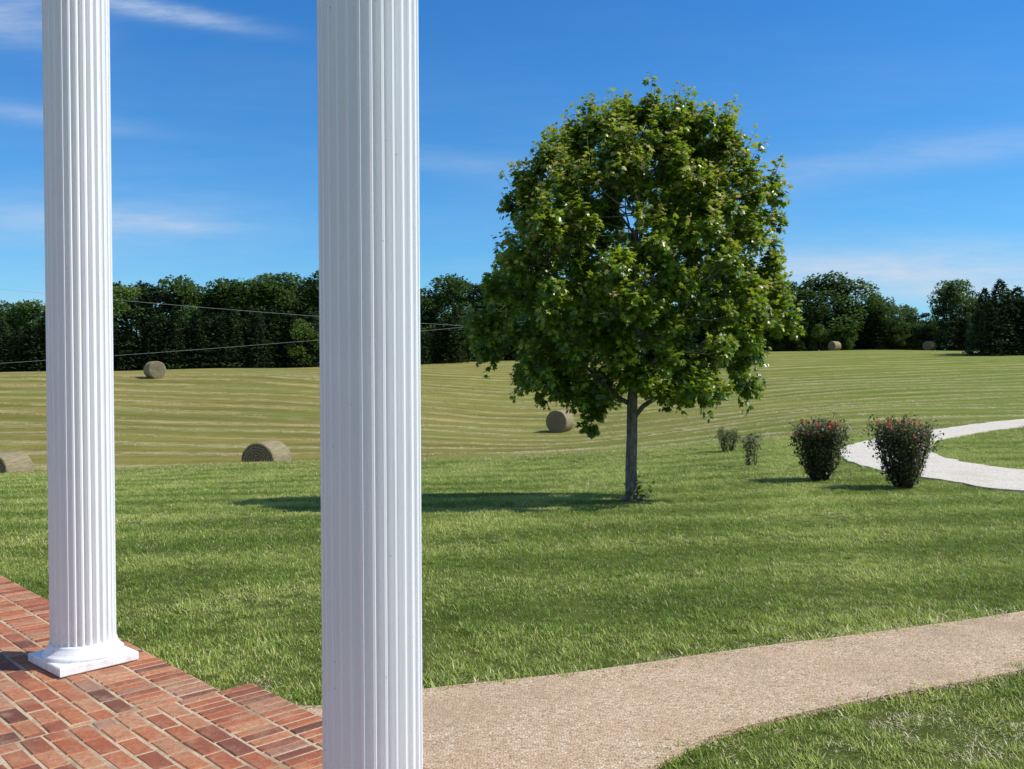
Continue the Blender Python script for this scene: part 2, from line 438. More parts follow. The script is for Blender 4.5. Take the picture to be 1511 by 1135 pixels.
parts=[scatter(3.4,9,450,-.75,.75),scatter(9,17,230,scl=1.2),scatter(17,26,100,scl=1.6),scatter(26,31,60,scl=1.8),scatter(31,40,20,-.58,.58,2.2)]
X=np.concatenate([p[0] for p in parts]);Y=np.concatenate([p[1] for p in parts]);S=np.concatenate([p[2] for p in parts])
s_,n_=porch_sn(X,Y); e_=np.where(s_>SJ,E1,E0)
fieldp=Y>lawn_edge(X)+rng.normal(0,1.6,len(X))+np.where(X>6,3,0)
on_walk=inpoly(X,Y,WP)
dw=np.full(len(X),9.); nearm=(Y<11)
for Pq in (WT,WB):
    Xn,Yn=X[nearm],Y[nearm]; dd=np.full(len(Xn),9.)
    for q in Pq: dd=np.minimum(dd,np.hypot(Xn-q[0],Yn-q[1]))
    dw[nearm]=np.minimum(dw[nearm],dd)
fr=.02+.035*(np.sin(X*9+Y*5)+np.sin(X*23-Y*7)+1)*.5
okw=~on_walk|(dw<np.where(rng.random(len(X))<.6,fr,0))
keep=(n_>e_+.01)&okw&~inpoly(X,Y,DP)
X,Y,S,fieldp,dw,on_walk=X[keep],Y[keep],S[keep],fieldp[keep],dw[keep],on_walk[keep]
Z=height(X,Y); N=len(X)
big=np.sin(X*2.3+np.sin(Y*1.7)*2)*np.sin(Y*2.9+np.sin(X*1.3)*2)
big2=np.sin(X*6.1+np.sin(Y*4.7)*2)*np.sin(Y*7.3+np.sin(X*3.9)*2)
S=S*rng.uniform(.6,1.3,N)*(1+.2*big+.2*big2)
Z=Z+np.where(on_walk,.02,0); S=np.where(on_walk,S*.7,S)
S=np.where((dw<.09)&~on_walk,S*1.4,S)
idxs=rng.choice([0,1,2,3],N,p=[.3,.27,.28,.15])
pn=np.sin(X*1.7+Y*.6)+np.sin(X*.5-Y*1.9+2)+np.sin(X*3.1+Y*2.7)
idxs=np.where((pn>1.3)&(rng.random(N)<.35),3,idxs)
idxs=np.where(rng.random(N)<.014,4,idxs)
idxs=np.where((dw<.08)&(rng.random(N)<.28),4,idxs)
# worn, dry spots in the grass
for (cx,cy,r) in ((1.93,4.42,.26),(2.28,4.28,.2),(2.0,4.1,.15),(1.45,4.15,.1),(-.2,5.05,.08),(.9,5.5,.07),(-1.35,5.05,.10),(3.1,4.9,.15)):
    dd=np.hypot(X-cx,(Y-cy)*1.2)*(1+.35*np.sin(X*19+cy)*np.sin(Y*23)); m_=(dd<r)&(rng.random(N)<.85); idxs=np.where(m_,4,idxs); S=np.where(m_,S*.75,S)
idxs=np.where(fieldp,5,idxs)
tdist=np.hypot(X-1.83,Y-14.6); S=np.where(tdist<.35,S*.5,S)
# loose clippings blown onto the walkway
nc_=560
ti=rng.integers(20,150,nc_); off=np.abs(rng.normal(0,.07,nc_))+.005
sw=rng.random(nc_)<.25
off=np.where(sw,1-off,off)
cw=WT[ti]*(1-off[:,None])+WB[ti]*off[:,None]+rng.normal(0,.04,(nc_,2)); cz=height(cw[:,0],cw[:,1])+.030
# raked straw left along the rows of the hay field
Xw,Yw,_=scatter(34,88,26,-.58,.58)
rv=np.abs(np.sin((rowv(Xw,Yw)+rng.normal(0,.12,len(Xw))+1.3)*math.pi/RP))**6
pat=np.sin(Xw*.35+Yw*.9)*np.sin(Xw*.11-Yw*.3)+.5*np.sin(Xw*.8+3)*np.sin(Yw*.23)
m_=(rv>.6)&(Yw>lawn_edge(Xw)+3)&(rng.random(len(Xw))<.42+.6*pat)&~inpoly(Xw,Yw,DP)
Xw,Yw=Xw[m_],Yw[m_]
X=np.r_[X,cw[:,0],Xw];Y=np.r_[Y,cw[:,1],Yw];Z=np.r_[Z,cz,height(Xw,Yw)+.02];S=np.r_[S,rng.uniform(.25,.5,nc_),rng.uniform(1.8,3.4,len(Xw))];idxs=np.r_[idxs,np.full(nc_+len(Xw),4)]
N=len(X); print('tufts',N,len(Xw))
me=bpy.data.meshes.new('lawn_grass'); me.vertices.add(N)
me.vertices.foreach_set('co',np.c_[X,Y,Z].astype(np.float32).ravel())
a=me.attributes.new('scl','FLOAT','POINT'); a.data.foreach_set('value',S.astype(np.float32))
a=me.attributes.new('idx','INT','POINT'); a.data.foreach_set('value',idxs.astype(np.int32))
R=np.c_[rng.uniform(-.12,.12,N),rng.uniform(-.12,.12,N),rng.uniform(0,6.28,N)].astype(np.float32)
a=me.attributes.new('rotv','FLOAT_VECTOR','POINT'); a.data.foreach_set('vector',R.ravel())
grass=link(bpy.data.objects.new('lawn_grass',me))
ng=bpy.data.node_groups.new('scatter','GeometryNodeTree')
ng.interface.new_socket('Geometry',in_out='INPUT',socket_type='NodeSocketGeometry')
ng.interface.new_socket('Geometry',in_out='OUTPUT',socket_type='NodeSocketGeometry')
gi=ng.nodes.new('NodeGroupInput'); go=ng.nodes.new('NodeGroupOutput')
ip=ng.nodes.new('GeometryNodeInstanceOnPoints'); ci=ng.nodes.new('GeometryNodeCollectionInfo')
ci.inputs['Collection'].default_value=tc; ci.inputs['Separate Children'].default_value=True; ci.inputs['Reset Children'].default_value=True
def na(nm,t):
    x=ng.nodes.new('GeometryNodeInputNamedAttribute'); x.data_type=t; x.inputs[0].default_value=nm
    return [o for o in x.outputs if o.enabled and o.name=='Attribute'][0]
ip.inputs['Pick Instance'].default_value=True
L=ng.links
L.new(gi.outputs[0],ip.inputs['Points']); L.new(ci.outputs[0],ip.inputs['Instance'])
L.new(na('idx','INT'),ip.inputs['Instance Index']); L.new(na('scl','FLOAT'),ip.inputs['Scale'])
L.new(na('rotv','FLOAT_VECTOR'),ip.inputs['Rotation']); L.new(ip.outputs[0],go.inputs[0])
md=grass.modifiers.new('scatter','NODES'); md.node_group=ng

# ------------------------------------------------------------ leaf clouds
def frames(D):
    D=D/np.linalg.norm(D,axis=1,keepdims=True)
    up=np.tile(np.array([0,0,1.]),(len(D),1)); up[np.abs(D[:,2])>.97]=(1,0,0)
    S=np.cross(D,up); S/=np.linalg.norm(S,axis=1,keepdims=True); Nn=np.cross(S,D); return D,S,Nn
def leaves(name,P,D,size,var,mat,kind='maple',fold=.25,roll=None):
    D,S,Nn=frames(D)
    if roll is not None:
        c=np.cos(roll)[:,None]; s=np.sin(roll)[:,None]; S,Nn=S*c+Nn*s,-S*s+Nn*c
    if kind=='maple':
        half=[(0,0),(.48,.12),(.30,.33),(.52,.72),(.20,.66),(0,1.0)]
    elif kind=='oval':
        half=[(0,0),(.28,.2),(.33,.55),(.18,.85),(.06,.97),(0,1.0)]
    verts=[]
    for (x,y) in half: verts.append(( x,y))
    for (x,y) in half[1:-1]: verts.append((-x,y))
    verts=np.array(verts); m=len(verts)
    tri=[0,1,2,3,4,5]; left=[0,5,9,8,7,6]
    z=-np.abs(verts[:,0])*fold*1.5-verts[:,1]**2*.18
    A=P[:,None,:]+size[:,None,None]*(verts[None,:,1:2]*D[:,None,:]+verts[None,:,0:1]*S[:,None,:]+z[None,:,None]*Nn[:,None,:])
    n_=len(P); off=(np.arange(n_)*m)[:,None]
    loops=np.concatenate([off+np.array(tri)[None],off+np.array(left)[None]],1).ravel()
    me=mesh_const(name,A.reshape(-1,3),2*n_,6,loops,[mat])
    a=me.attributes.new('var','FLOAT','POINT'); a.data.foreach_set('value',np.repeat(var,m).astype(np.float32))
    return me
def tube(V,F,pts,rads,seg=7):
    s=len(V); k=len(pts)
    for i,(p,r) in enumerate(zip(pts,rads)):
        p=Vector(p); t=(Vector(pts[min(i+1,k-1)])-Vector(pts[max(i-1,0)])).normalized()
        u=t.cross(Vector((0,0,1))) if abs(t.z)<.95 else t.cross(Vector((1,0,0)))
        u.normalize(); w=t.cross(u)
        for q in range(seg):
            a=2*math.pi*q/seg; v=p+(u*math.cos(a)+w*math.sin(a))*r; V.append(tuple(v))
    for i in range(k-1):
        for q in range(seg): F.append((s+i*seg+q,s+i*seg+(q+1)%seg,s+(i+1)*seg+(q+1)%seg,s+(i+1)*seg+q))
def bezpts(a,b,bend,m=6,wob=.03):
    a=np.array(a,float);b=np.array(b,float);out=[]
    for i in range(m+1):
        t=i/m; p=a*(1-t)+b*t+np.array(bend)*4*t*(1-t)*.25
        if 0<i<m: p=p+rng.normal(0,wob,3)
        out.append(p)
    return out
barkm,h,b,out=newmat('bark')
tx=h.n('ShaderNodeTexCoord'); mp=h.mapping(tx.outputs['Object'],(14,14,4))
nz=h.noise(mp,1.6,6,.7)
h.l(h.ramp(nz,[(.3,(.06,.052,.04)),(.5,(.17,.155,.13)),(.72,(.32,.30,.26))]),b.inputs['Base Color']); bump(h,b,nz,.6,.02)
darkbark,h,b,out=newmat('dark_twig'); b.inputs['Base Color'].default_value=(.06,.045,.035,1)

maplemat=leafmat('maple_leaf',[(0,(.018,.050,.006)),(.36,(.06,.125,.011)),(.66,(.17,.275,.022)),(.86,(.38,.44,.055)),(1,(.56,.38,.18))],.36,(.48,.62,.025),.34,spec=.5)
hp=[1.72,1.9,2.15,2.5,3.1,3.8,4.5,5.15,5.6,5.85]
rp=[1.0,1.7,2.08,2.24,2.32,2.22,1.98,1.64,1.25,.80]
op=[0.2,.08,.0,.0,.0,.05,.12,.2,.18,.08]
TX,TY=1.83,14.6; TZ=H(TX,TY)
tree=empty('maple_tree',(TX,TY,TZ))
V=[];F=[]
leader=[(0,0,-.1),(0,0,0),(.01,0,.1),(0,.01,.5),(.015,0,1.0),(.02,0,1.5),(.05,.02,2.2),(.03,.05,3.2),(.1,.0,4.2),(.2,.03,5.0),(.22,0,5.5)]
tube(V,F,leader,[.17,.13,.10,.088,.084,.08,.058,.038,.028,.018,.006],12)
Lp=np.array(leader)
def lead(z): return np.array([np.interp(z,Lp[:,2],Lp[:,0]),np.interp(z,Lp[:,2],Lp[:,1]),z])
clusters=[]
NC=340
ga=2.39996
for i in range(NC):
    t=(i+.5)/NC
    hh=1.76+ (5.84-1.76)*t**.97
    R_=np.interp(hh,hp,rp); o_=np.interp(hh,hp,op)
    az=i*ga+rng.normal(0,.3)
    fr=rng.choice([1.0,.72,.42],p=[.62,.26,.12])*rng.uniform(.88,1.0) if R_>.8 else rng.uniform(.2,1)
    if fr>.8: fr+=rng.normal(0,.075)
    R_*=(1+.055*math.sin(az*3+hh*2)+.05*math.sin(az*5-hh*3)+.04*math.sin(az*2+hh*6))
    rr=max(0,R_-.24)*fr
    clusters.append((np.array([o_+rr*math.cos(az),rr*.92*math.sin(az),hh-.12+rng.normal(0,.07)]),fr,az,R_))
for c,f_ in (((-.60,-.45,1.42),.4),((-.66,-.5,1.22),.3),((-.45,-.3,1.55),.7),((1.6,-.3,1.75),.7),((.9,-.7,1.7),.7),((0,-1.3,2.9),.7),((.3,-1.5,3.3),.7),((-.3,-1.4,3.5),.7),((-1.4,-.4,1.9),.8),((-1.1,-.8,1.8),.8)):
    clusters.append((np.array(c,float),f_,math.atan2(c[1],c[0]),2.))
limbs=[]
for i in range(17):
    z0=1.25+i*.225; az=i*2.3999+.4
    zt=min(z0+1.0+.6*(1-i/17),5.5); R_=np.interp(zt,hp,rp)*.72
    a=lead(z0); bpt=np.array([np.interp(zt,hp,op)+R_*math.cos(az),R_*.92*math.sin(az),zt])
    pts=bezpts(a,bpt,(0,0,-.25),7,.03); r0=.042*(1-i/26)
    tube(V,F,pts,np.linspace(r0,.008,8),7); limbs.append(pts)
allp=np.array([p for l in limbs for p in l[2:]]+[lead(z) for z in (2.5,3.5,4.5,5.2)])
LP=[];LD=[];LS=[];LV=[]
for (c,fr,az,R_) in clusters:
    q=allp.copy(); dist=np.linalg.norm(q-c,axis=1)+np.maximum(0,q[:,2]-c[2])*1.5; a=q[np.argmin(dist)]
    tube(V,F,bezpts(a,c,(0,0,-.1),4,.02),np.linspace(.012,.004,5),5)
    outw=np.array([math.cos(az),math.sin(az),0.])
    ns=int(rng.integers(8,14)) if fr>.5 else 8
    if fr<=.4 and c[2]<1.5: ns=4
    topf=np.clip((c[2]-3.)/2.6,0,1)
    cb=rng.normal(0,.07)
    for s in range(ns):
        dr=outw*rng.uniform(.1,1.)+rng.normal(0,.5,3)+np.array([0,0,.3+.75*topf if c[2]>2.0 else .2])
        dr/=np.linalg.norm(dr); Ls=rng.uniform(.2,.44)
        if fr<=.4 and c[2]<1.5: Ls=.18
        spike=topf>.2 and fr>.8 and rng.random()<.24
        if spike: dr=np.array([rng.normal(0,.18)+outw[0]*.3,rng.normal(0,.18),1.]); dr/=np.linalg.norm(dr); Ls=rng.uniform(.45,.74)
        end=c+dr*Ls; tube(V,F,[c,c+dr*Ls*.5+np.array([0,0,.02]),end],[.005,.0035,.002],3)
        nl=int(rng.integers(15,24))
        tt_=rng.uniform(.1,1.03,nl)**.8
        for t in tt_:
            p=c+dr*Ls*t; sd=rng.normal(0,1,3); sd-=dr*sd.dot(dr); sd/=np.linalg.norm(sd)
            ld=sd*.8+dr*.5+np.array([0,0,-.45])
            LP.append(p+sd*rng.uniform(.02,.07)*(.6 if spike else 1)); LD.append(ld+rng.normal(0,.2,3))
            LS.append(rng.uniform(.075,.12)*(1-.35*max(0,t-.7)/.3))
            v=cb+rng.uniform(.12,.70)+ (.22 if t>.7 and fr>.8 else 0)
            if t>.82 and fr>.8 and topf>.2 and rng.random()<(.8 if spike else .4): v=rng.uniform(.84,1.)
            LV.append(v)
print('leaves',len(LP))
LP=np.array(LP);LD=np.array(LD);LS=np.array(LS);LV=np.clip(np.array(LV),0,1)
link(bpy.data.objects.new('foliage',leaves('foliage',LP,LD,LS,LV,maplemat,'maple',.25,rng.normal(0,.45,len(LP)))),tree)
link(bpy.data.objects.new('trunk_and_limbs',mesh_np('trunk_and_limbs',V,F,[barkm],True)),tree)
P=[];D=[]
V=[];F=[]
for i in range(16):
    a=rng.uniform(0,6.28); b0=np.array([.09*math.cos(a)+.03,.09*math.sin(a)-.03,0]); e0=b0+np.array([rng.normal(.04,.09),rng.normal(-.03,.06),rng.uniform(.15,.42)])
    tube(V,F,[b0,(b0+e0)/2,e0],[.004,.003,.002],4)
    for k in range(14):
        t=rng.uniform(.2,1); P.append(b0*(1-t)+e0*t+rng.normal(0,.02,3)); D.append(rng.normal(0,1,3)+[0,0,.1])
link(bpy.data.objects.new('base_sprouts',leaves('base_sprouts',np.array(P),np.array(D),rng.uniform(.04,.07,len(P)),rng.uniform(.1,.5,len(P)),maplemat)),tree)
link(bpy.data.objects.new('sprout_stems',mesh_np('sprout_stems',V,F,[darkbark])),tree)
mul,h,b,out=newmat('mulch'); geo=h.n('ShaderNodeNewGeometry'); nz=h.noise(geo.outputs['Position'],30,6,.8)
h.l(h.ramp(nz,[(.3,(.05,.04,.02)),(.7,(.17,.13,.075))]),b.inputs['Base Color']); bump(h,b,nz,1,.03)
cx,cy,r=TX+.05,TY-.02,.3
V=[(cx,cy,H(cx,cy)+.03)];F=[]
for j,q in enumerate((.5,.85,1)):
    for i in range(28):
        a=2*math.pi*i/28; rr=r*q*(1+.12*math.sin(3*a+cx)+.06*math.sin(7*a)); x=cx+rr*math.cos(a);y=cy+rr*math.sin(a)
        V.append((x,y,H(x,y)+(.025,.015,-.01)[j]))
for i in range(28):
    F.append((0,1+i,1+(i+1)%28))
    for j in (0,1): F.append((1+j*28+i,1+(j+1)*28+i,1+(j+1)*28+(i+1)%28,1+j*28+(i+1)%28))
link(bpy.data.objects.new('mulch_bed',mesh_np('mulch_bed',V,F,[mul],True)))

# ------------------------------------------------------------ rose bushes & shrubs
rosemat=leafmat('rose_leaf',[(0,(.045,.06,.022)),(.5,(.09,.115,.045)),(.85,(.17,.175,.07)),(1,(.24,.12,.06))],.25,(.2,.26,.04),.45)
redm,h,b,out=newmat('rose_bloom'); b.inputs['Base Color'].default_value=(.58,.10,.07,1)
def bush(name,x,y,hgt,w,nst,nl,blooms,seed):
    global rng
    rng=np.random.default_rng(seed)
    z=H(x,y); e=empty(name,(x,y,z)); V=[];F=[];P=[];D=[];BP=[]
    for i in range(nst):
        a=rng.uniform(0,6.28); q=math.sqrt(rng.random())
        b0=np.array([.12*math.cos(a),.12*math.sin(a),-.02])
        top=hgt*rng.uniform(.70,1.0)*(1-.10*q); rr=w/2*q
        e0=np.array([rr*math.cos(a),rr*math.sin(a),top])
        mid=np.array([rr*.74*math.cos(a),rr*.74*math.sin(a),top*.42])
        pts=[b0,b0*.5+mid*.5,mid,mid*.45+e0*.55,e0]; tube(V,F,pts,[.008,.007,.006,.004,.002],4)
        for k in range(nl):
            t=rng.uniform(.1,1)**.75*4; j=min(int(t),3); f=t-j
            p=pts[j]*(1-f)+pts[j+1]*f+rng.normal(0,.045,3)
            P.append(p); D.append(rng.normal(0,1,3)+[0,0,.2])
        for s in range(3):
            t=rng.uniform(.4,.9); p=mid*(1-t)+e0*t; q2=p+rng.normal(0,.09,3)+[0,0,.08]; tube(V,F,[p,q2],[.003,.0015],3)
            for k in range(10): P.append(q2+rng.normal(0,.04,3)); D.append(rng.normal(0,1,3))
        if rng.random()<blooms: BP.append(e0)
    P=np.array(P);P[:,2]=np.maximum(P[:,2],.03)
    link(bpy.data.objects.new('leaves',leaves('leaves',P,np.array(D),rng.uniform(.03,.06,len(P)),rng.random(len(P)),rosemat,'oval')),e)
    link(bpy.data.objects.new('canes',mesh_np('canes',V,F,[darkbark])),e)
    if BP:
        P2=[];D2=[]
        for p in BP:
            for k in range(10): P2.append(p+[0,0,.03]+rng.normal(0,.012,3)); D2.append(rng.normal(0,1,3)+[0,0,.7])
        link(bpy.data.objects.new('blooms',leaves('blooms',np.array(P2),np.array(D2),np.full(len(P2),.036),np.zeros(len(P2)),redm,'oval',.6)),e)
def pos_at(px,Yo): return ((px-755)/1150*Yo, Yo*K)
x,y=pos_at(1209,14.5); bush('rose_bush',x,y,1.20,.95,90,64,.30,1)
x,y=pos_at(1333,13.15); bush('rose_bush',x,y,1.22,.92,90,62,.30,2)
x,y=pos_at(1109,18.0); bush('small_shrub',x,y,.78,.40,13,22,.0,3)
x,y=pos_at(1073,22.4); bush('small_shrub',x,y,.62,.6,20,34,.2,4)

# ------------------------------------------------------------ hay bales (wound into a spiral, lying on their sides)
haym,h,b,out=newmat('hay')
tx=h.n('ShaderNodeTexCoord'); ob=tx.outputs['Object']
lay=h.noise(h.mapping(ob,(3,16,16)),1.,5,.7)
fine=h.noise(ob,30,5,.8)
f=h.math('ADD',h.math('MULTIPLY',lay,.5),h.math('MULTIPLY',fine,.5))
h.l(h.ramp(f,[(.30,(.12,.09,.045)),(.5,(.28,.225,.125)),(.72,(.46,.39,.23))]),b.inputs['Base Color'])
bump(h,b,f,1.,.06)
haye,h,b,out=newmat('hay_end')
tx=h.n('ShaderNodeTexCoord'); ob=tx.outputs['Object']
sx=h.n('ShaderNodeSeparateXYZ'); h.l(ob,sx.inputs[0])
rad=h.math('SQRT',h.math('ADD',h.math('POWER',h.math('ABSOLUTE',sx.outputs[1]),2.),h.math('POWER',h.math('ABSOLUTE',sx.outputs[2]),2.)))
ang=h.math('ARCTAN2',sx.outputs[2],sx.outputs[1])
ring=h.math('SINE',h.math('ADD',h.math('ADD',h.math('MULTIPLY',rad,58.),ang),h.math('MULTIPLY',h.noise(ob,5,4,.7),8.)))
f=h.math('ADD',h.math('MULTIPLY',ring,.11),h.noise(ob,18,5,.8))
h.l(h.ramp(f,[(.32,(.075,.058,.032)),(.5,(.20,.165,.095)),(.72,(.40,.345,.21))]),b.inputs['Base Color'])
bump(h,b,f,1.,.06)
def bale(px,Yo,rotz,R=.70,L=1.25,sink=.03):
    x,y=pos_at(px,Yo); z=H(x,y)
    V=[];F=[];M=[];seg=64; prof=[(0.001,-L/2+.02),(.2,-L/2),(.45,-L/2-.015),(R-.05,-L/2),(R-.012,-L/2+.02),(R,-L/2+.06),(R+.01,-L/4),(R,0),(R+.01,L/4),(R,L/2-.06),(R-.012,L/2-.02),(R-.05,L/2),(.45,L/2+.015),(.2,L/2),(.001,L/2-.02)]
    ph=random.random()*6
    for (r,X) in prof:
        for i in range(seg):
            a=2*math.pi*i/seg; q=r*(1+.008*math.sin(5*a+ph)+.006*math.sin(9*a+X*4+ph)+random.uniform(-.006,.006))
            zz=q*math.sin(a); zz=max(zz,-R*.93)
            V.append((X+random.uniform(-.008,.008),q*math.cos(a),zz))
    for j in range(len(prof)-1):
        for i in range(seg):
            F.append((j*seg+i,j*seg+(i+1)%seg,(j+1)*seg+(i+1)%seg,(j+1)*seg+i)); M.append(1 if j<3 or j>10 else 0)
    me=mesh_np('round_hay_bale',V,F,[haym,haye],False,M)
    me.polygons.foreach_set('use_smooth',[m==0 for m in M])
    o=link(bpy.data.objects.new('round_hay_bale',me))
    o.location=(x,y,z+R*.93-sink); o.rotation_euler=(0,0,math.radians(rotz))
bale(8,30.5,68,.76); bale(392,30.5,70,.76); bale(826,50,62,.74); bale(228,66,132,.74); bale(1231,113,30); bale(1371,112,30); bale(1163,118,60)

# ------------------------------------------------------------ distant trees
farm=leafmat('far_foliage',[(0,(.018,.04,.010)),(.4,(.040,.082,.017)),(.75,(.08,.14,.025)),(1,(.14,.20,.042))],.25,(.18,.28,.03),.6,spec=.15,objrand=.6)
conm=leafmat('conifer_foliage',[(0,(.010,.022,.009)),(.5,(.024,.046,.015)),(1,(.050,.075,.024))],.1,(.07,.12,.02),.7,spec=.1,objrand=.3)
def far_tree(i,conifer=False,pine=False,shrub=False):
    r=np.random.default_rng(100+i); P=[];V=[];F=[]
    tube(V,F,[(0,0,-.05),(0,0,.5),(0,0,.85)],[.018,.012,.004],6)
    if conifer:
        nl=2400; t=r.random(nl)**.75; t=1-t*.99
        rr=.22*(1-t)**.7+.01; lay=1+.15*np.sin(t*55+r.random()*6); a=r.uniform(0,6.28,nl)
        rr=rr*lay*(1+.18*np.sin(3*a+i)+.12*np.sin(5*a+7*t))*r.uniform(.6,1.05,nl)
        P=np.c_[rr*np.cos(a),rr*np.sin(a),t*.99]
    else:
        lobes=[]
        nlob=30 if not pine else 18
        if shrub: nlob=16
        for k in range(nlob):
            z=r.uniform(.12,.86) if not pine else r.uniform(.45,.93); env=.34*math.sin(math.pi*min(1,max(.12,(z+.02)/1.0)))**.55
            if pine: env=.24
            if shrub: env=.5; z=r.uniform(.1,.8)
            a=r.uniform(0,6.28); q=env*math.sqrt(r.uniform(.15,1))
            s=r.uniform(.085,.15) if not pine else r.uniform(.06,.1); lobes.append((q*math.cos(a),q*math.sin(a),z,s))
        lobes.append((0,0,.87,.11))
        for (x,y,z,s) in lobes:
            m=int(130*(s/.12)**2)+20; D=r.normal(0,1,(m,3)); D/=np.linalg.norm(D,axis=1,keepdims=True)
            q=s*r.uniform(.5,1.08,m)**.6*(1+.2*np.sin(D[:,0]*5+x*30)*np.sin(D[:,2]*6))
            P.append(np.c_[x+D[:,0]*q,y+D[:,1]*q,z+D[:,2]*q*(.8 if not pine else .45)])
        P=np.concatenate(P)
    n0=len(P); D=r.normal(0,1,(n0,3))
    var=np.clip(r.normal(.5,.2,n0),0,1); sz=r.uniform(.016,.036,n0)*(1.15 if not conifer else 1.05)*(1.8 if shrub else 1)
    me=leaves('crown',P,D,sz,var,conm if (conifer or pine) else farm,'maple',.3)
    me2=mesh_np('stem',V,F,[darkbark])
    return me,me2
DEC=[far_tree(i) for i in range(6)]; CON=[far_tree(20+i,True) for i in range(4)]; PIN=[far_tree(40+i,False,True) for i in range(2)]; SHR=[far_tree(60+i,shrub=True) for i in range(3)]
wood=empty('distant_treeline')
def put(kind,px,Yo,hgt,wid=1.,par=wood):
    x,y=pos_at(px,Yo); z=H(x,y)
    me,me2=random.choice(kind); rz=random.uniform(0,6.28)
    for m,nm in ((me,'crown'),(me2,'stem')):
        o=bpy.data.objects.new(nm,m); o.location=(x,y,z-.2); o.scale=(hgt*wid,hgt*wid,hgt); o.rotation_euler=(0,0,rz); link(o,par)
sky=[(-250,430),(-120,440),(0,430),(60,434),(120,412),(175,384),(215,398),(250,408),(290,388),(330,410),(365,400),(400,406),(440,384),(480,392),(560,407),(640,412),(700,400),(760,395),(850,405),(950,410),(1050,415),(1120,415)]
sxp=[p[0] for p in sky]; syp=[p[1] for p in sky]
def hfor(px,Yo,top):
    x,y=pos_at(px,Yo); return 1.6+(545-top)/1150*Yo-H(x,y)+.2
px=-260
while px<1130:
    Yo=np.interp(px,[-250,300,700,1130],[98,102,112,124])+random.uniform(0,4)
    put(DEC if random.random()<.85 else PIN,px,Yo,hfor(px,Yo,np.interp(px,sxp,syp)+random.choice([-8,0,8,24,44])),random.uniform(.85,1.25)); px+=random.uniform(20,44)
px=-260
while px<1130:
    Yo=np.interp(px,[-250,300,700,1130],[108,112,122,134])+random.uniform(0,5)
    put(DEC if random.random()<.5 else PIN,px,Yo,hfor(px,Yo,np.interp(px,sxp,syp)+random.uniform(4,26)),random.uniform(.9,1.1)); px+=random.uniform(28,42)
px=-260
while px<1130:
    Yo=np.interp(px,[-250,300,700,1130],[90,95,106,118])+random.uniform(-1,2)
    k=CON if random.random()<.85 else DEC
    put(k,px,Yo,hfor(px,Yo,random.uniform(448,490)),random.uniform(1.2,1.7) if k is CON else .9); px+=random.uniform(8,15)
for dy in (0,7):
    px=-270
    while px<1720:
        Yo=np.interp(px,[-250,300,700,1130,1500],[97,101,111,121,126])+dy
        put(SHR,px,Yo,random.uniform(3.5,6),1.1); px+=random.uniform(14,20)
for (px,top,k,w,Yo) in [(1130,425,DEC,1.,121),(1165,410,DEC,1.05,120),(1195,405,DEC,1.1,122),(1230,398,DEC,1.25,119),(1262,408,DEC,1.1,121),(1285,430,DEC,1.,123),
  (1310,438,DEC,1.1,118),(1328,448,DEC,1.1,122),(1355,463,PIN,1.,128),(1378,466,DEC,1.1,126),(1343,470,DEC,1.,124),
  (1402,422,CON,1.2,112),(1412,410,DEC,.9,118),(1435,428,DEC,1.,120),(1455,440,DEC,1.,117),
  (1150,470,DEC,1.2,117),(1180,475,DEC,1.3,116),(1210,478,DEC,1.3,116),(1245,480,DEC,1.2,115),(1290,460,CON,1.6,117),(1300,475,CON,1.7,116),(1338,472,CON,1.6,117),(1320,480,DEC,1.2,116),(1365,482,DEC,1.4,118),(1385,478,DEC,1.3,118),(1410,465,CON,1.6,112),(1425,470,CON,1.6,111)]:
    put(k,px,Yo,hfor(px,Yo,top),w)
for px in range(1110,1700,22):
    put(DEC,px,random.uniform(132,140),hfor(px,136,random.uniform(468,485)),1.4)
for (px,top,w) in [(1452,428,1.2),(1475,415,1.45),(1500,424,1.4),(1520,432,1.4),(1550,420,1.4),(1600,425,1.4),(1660,420,1.4),(1487,440,1.5)]:
    put(CON,px,92+random.uniform(-1,3),hfor(px,92,top),w)
    put(DEC,px+8,96,hfor(px,96,top+12),.9)

# ------------------------------------------------------------ power line wires
wm2,h,b,out=newmat('wire'); b.inputs['Base Color'].default_value=(.40,.41,.41,1)
cu=bpy.data.curves.new('power_line','CURVE'); cu.dimensions='3D'; cu.bevel_depth=.012; cu.materials.append(wm2)
for (p0,p1,sag) in (((-350,385,70),(900,492,96),1.6),((-350,552,75),(900,462,96),1.2)):
    s=cu.splines.new('POLY'); s.points.add(40)
    A=[]
    for (px,py,Yo) in (p0,p1): A.append(np.array([(px-755)/1150*Yo,Yo*K,1.6-(py-545)/1150*Yo]))
    for i in range(41):
        t=i/40; p=A[0]*(1-t)+A[1]*t; p[2]-=sag*4*t*(1-t)*.5; s.points[i].co=(p[0],p[1],p[2],1)
link(bpy.data.objects.new('power_line',cu))

# ------------------------------------------------------------ light & sky
el=math.radians(49); sd=Vector((math.cos(el)*.995,-math.cos(el)*.05,math.sin(el))).normalized()
sl=bpy.data.lights.new('sun','SUN'); sl.energy=5.0; sl.angle=math.radians(.53); sl.color=(1,.975,.92)
so=link(bpy.data.objects.new('sun',sl)); so.rotation_euler=sd.to_track_quat('Z','Y').to_euler(); so.location=(20,2,30)
w=bpy.data.worlds.new('World'); scene.world=w; w.use_nodes=True
nt=w.node_tree; nt.nodes.clear(); h=NT(nt)
out=h.n('ShaderNodeOutputWorld'); bg=h.n('ShaderNodeBackground'); bg.inputs[1].default_value=.135
sk=h.n('ShaderNodeTexSky',sky_type='NISHITA'); sk.sun_disc=False; sk.sun_elevation=el; sk.sun_rotation=math.radians(92.9)
sk.air_density=1.0; sk.dust_density=.4; sk.ozone_density=2.2; sk.altitude=300
